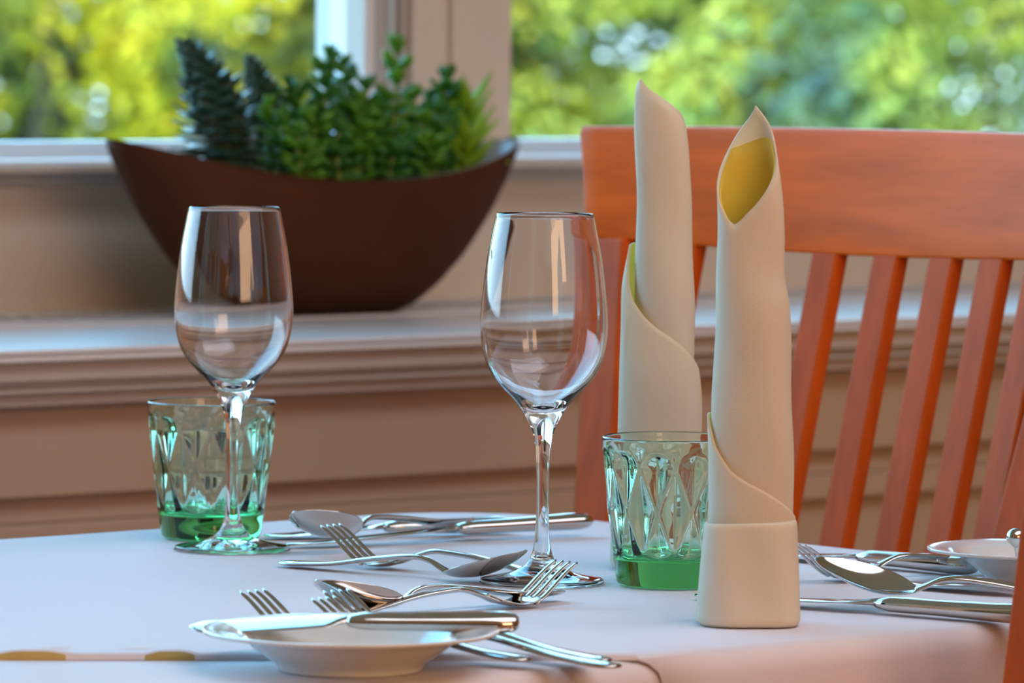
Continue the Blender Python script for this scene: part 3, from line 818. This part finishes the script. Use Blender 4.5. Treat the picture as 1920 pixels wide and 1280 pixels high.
spots = [(505, 185), (540, 150), (562, 165), (583, 205), (600, 180), (525, 230), (560, 240), (635, 190), (655, 165), (675, 175), (690, 150), (705, 190), (722, 170), (760, 200), (772, 170), (790, 215), (810, 180), (822, 205), (845, 185), (600, 245), (640, 240), (680, 235), (720, 240), (760, 250), (800, 250), (830, 240), (545, 270), (585, 275), (625, 275), (665, 280), (705, 272), (745, 280), (785, 280), (820, 285)]
for i, (x, y) in enumerate(spots):
    y += rr.randint(-6, 6); front = y > 225
    sedum(x, y, (.185 if front else .215) + rr.uniform(-.018, .03), M['sedum'] if i % 3 else M['sedum2'], LB, G, 20 + i, .95)
# lime succulent
def lime(px, ytop, n, seed, label):
    rnd = random.Random(seed); top = tip_at(px, ytop, n); base = Vector(top); base.z = SOILZ - .002; base -= WD * .004
    r = empty('lime_succulent', base, 0, label, 'succulent'); ax = top - base; fol = bmesh.new(); stm = bmesh.new()
    tubepath(stm, [ax * (k / 6) * .8 for k in range(7)], .003, .002)
    for k in range(17):
        t = .12 + .80 * k / 16; a = k * 2.399; el = .35 + .75 * t + rnd.uniform(-.15, .15)
        if k > 12: el -= .25
        d = Vector((math.cos(a) * math.cos(el), math.sin(a) * math.cos(el), math.sin(el)))
        L = rnd.uniform(.032, .046)
        add_leaf(fol, ax * t * .8, d, UP, L, L * .20, L * .09, 1, .12, 8)
    link('leaves', fol, M['lime'], r); link('stem', stm, M['stem'], r)
lime(878, 150, .225, 3, 'lime green succulent with long pointed leaves, rightmost in the planter')
lime(876, 235, .195, 8, 'low lime green succulent with upright leaves near the planter right end')
for i, (u, q) in enumerate([(.60, -.2), (.64, .1), (.56, -.5), (.68, -.15), (.50, -.6)]):
    bm = bmesh.new(); bmesh.ops.create_icosphere(bm, subdivisions=3, radius=.006)
    for v in bm.verts: v.co = Vector((v.co.x * 1.3, v.co.y, v.co.z * .7)) * (1 + .2 * noise.noise(v.co * 150 + Vector((i, 0, 0))))
    o = link('pebble', bm, M['pebble']); o.location = W(PC + PL * u, PN + half_w(u) * q * .8, SOILZ + .002)
    tag(o, 'small pinkish pebble on the soil at the right end of the planter', 'pebble', 'pebbles in the planter')

# ---------------------------------------------------------------- chairs
def chair(loc, rz, label, tops=None, px_=.160, splay=.066, hw0=.250, flare=.028):
    """local frame: +x to the sitter's left as seen from the front, -y is the front; back leans towards +y"""
    root = empty('dining_chair', loc, rz, label, 'chair', 'cherry wood slat-back chairs')
    LEAN = math.tan(math.radians(11.5)); SEATZ = .46; TOPZ = 1.012
    def back(x, z, dy=0):
        return Vector((x, (z - SEATZ) * LEAN + dy + (.018 * (1 - (x / .23) ** 2)), z))
    def strip(name, path, hw, th, mt):
        bm = bmesh.new(); rings = []
        for (x, z, w_) in path:
            rings.append([bm.verts.new(back(x - w_, z, -th)), bm.verts.new(back(x + w_, z, -th)), bm.verts.new(back(x + w_, z, th)), bm.verts.new(back(x - w_, z, th))])
        for A, B in zip(rings, rings[1:]):
            for k in range(4): bm.faces.new((A[k], A[(k + 1) % 4], B[(k + 1) % 4], B[k]))
        bm.faces.new(rings[0][::-1]); bm.faces.new(rings[-1])
        return bev(link(name, bm, mt, root, smooth=False), .0025)
    # rear posts run from the floor up to the rail
    RB = TOPZ - .080
    for s_ in (-1, 1):
        bm = bmesh.new(); rings = []
        for k in range(13):
            z = RB * k / 12; x = s_ * (px_ + splay * max(0, (z - SEATZ) / .45))
            y = (z - SEATZ) * LEAN if z > SEATZ else (SEATZ - z) * .12
            y += .004
            rings.append([bm.verts.new((x + a * .019, y + b * .013, z)) for a, b in ((-1, -1), (1, -1), (1, 1), (-1, 1))])
        for A, B in zip(rings, rings[1:]):
            for k in range(4): bm.faces.new((A[k], A[(k + 1) % 4], B[(k + 1) % 4], B[k]))
        bm.faces.new(rings[0][::-1]); bm.faces.new(rings[-1])
        bev(link('rear_leg', bm, M['wood'], root, smooth=False), .003)
    # top rail, bowed, with flared ends
    bm = bmesh.new(); rings = []
    for i in range(33):
        k = -1 + 2 * i / 32; ring = []
        for (z, dy) in [(0, -.011), (.03, -.012), (.055, -.012), (.075, -.011), (.080, -.008), (.080, .008), (.06, .011), (.03, .011), (0, .011)]:
            hw = hw0 + flare * (z / .088) ** 1.5
            x = k * hw; crown = .003 * (1 - k * k) * (z / .088) - .006 * (1 - k * k) * (1 - z / .088)
            zz = RB + z + crown
            ring.append(bm.verts.new((x, (zz - SEATZ) * LEAN + dy + .022 * (1 - k * k), zz)))
        rings.append(ring)
    for A, B in zip(rings, rings[1:]):
        for k in range(9): bm.faces.new((A[k], A[(k + 1) % 9], B[(k + 1) % 9], B[k]))
    bm.faces.new(rings[0][::-1]); bm.faces.new(rings[-1])
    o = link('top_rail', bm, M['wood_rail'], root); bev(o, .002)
    for p_ in o.data.polygons: p_.use_smooth = True
    # slats
    for tx, bx in (tops or [(t__, t__ * .97 - .022) for t__ in (-.160, -.093, -.027, .031, .085, .134, .180)]):
        path = []
        for k in range(9):
            t_ = k / 8; z = SEATZ + .03 + (RB + .004 - SEATZ - .03) * t_; path.append((bx + (tx - bx) * t_, z, .0125))
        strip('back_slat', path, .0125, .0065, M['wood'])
    bm = bmesh.new(); fbox(bm, lambda x, y, z: Vector((x, y, z)), (-.17, -.012, SEATZ + .0), (.17, .022, SEATZ + .05)); bev(link('lower_rail', bm, M['wood'], root, smooth=False), .003)
    bm = bmesh.new(); fbox(bm, lambda x, y, z: Vector((x * (1 - (y + .0) * -.0), y, z)), (-.205, -.40, SEATZ - .015), (.205, -.012, SEATZ + .025)); bev(link('seat', bm, M['seat'], root, smooth=False), .012)
    bm = bmesh.new(); fbox(bm, lambda x, y, z: Vector((x, y, z)), (-.19, -.38, SEATZ - .075), (.19, -.01, SEATZ - .015)); bev(link('seat_frame', bm, M['wood'], root, smooth=False), .003)
    for s_ in (-1, 1):
        bm = bmesh.new(); fbox(bm, lambda x, y, z: Vector((s_ * .175 + x * (.6 + .4 * z / .4), -.365 + y * (.6 + .4 * z / .4), z)), (-.02, -.02, 0), (.02, .02, SEATZ - .075))
        bev(link('front_leg', bm, M['wood'], root, smooth=False), .003)
    return root
# chair at the end of the table; its back rail seen from x=1095 to beyond the frame
pa = at_d(1100, 232, 3.86)
rz1 = math.atan2(-.73, .683)
ca, sa_ = math.cos(rz1), math.sin(rz1)
lx, ly = -.276, (1.012 - .46) * math.tan(math.radians(11.5))
loc1 = Vector((pa.x - (lx * ca - ly * sa_), pa.y - (lx * sa_ + ly * ca), 0))
chair(loc1, rz1, 'cherry wood chair with slatted back at the far end of the table, behind the napkins')
# second chair on the near side: only the edge of its back reaches into the frame
rz2 = math.atan2(-WD.y, -WD.x)
ca, sa_ = math.cos(rz2), math.sin(rz2)
pb = at_d(1886, 1166, 2.72)
lz = pb.z; lx = .190 + .030 * (lz - .46) / .45 + .019; ly = (lz - .46) * math.tan(math.radians(11.5)) - .01
loc2 = Vector((pb.x - (lx * ca - ly * sa_), pb.y - (lx * sa_ + ly * ca), 0))
chair(loc2, rz2, 'dark cherry wood chair on the near side, only its post at the right edge', px_=.190, splay=.030, hw0=.243, flare=.010)
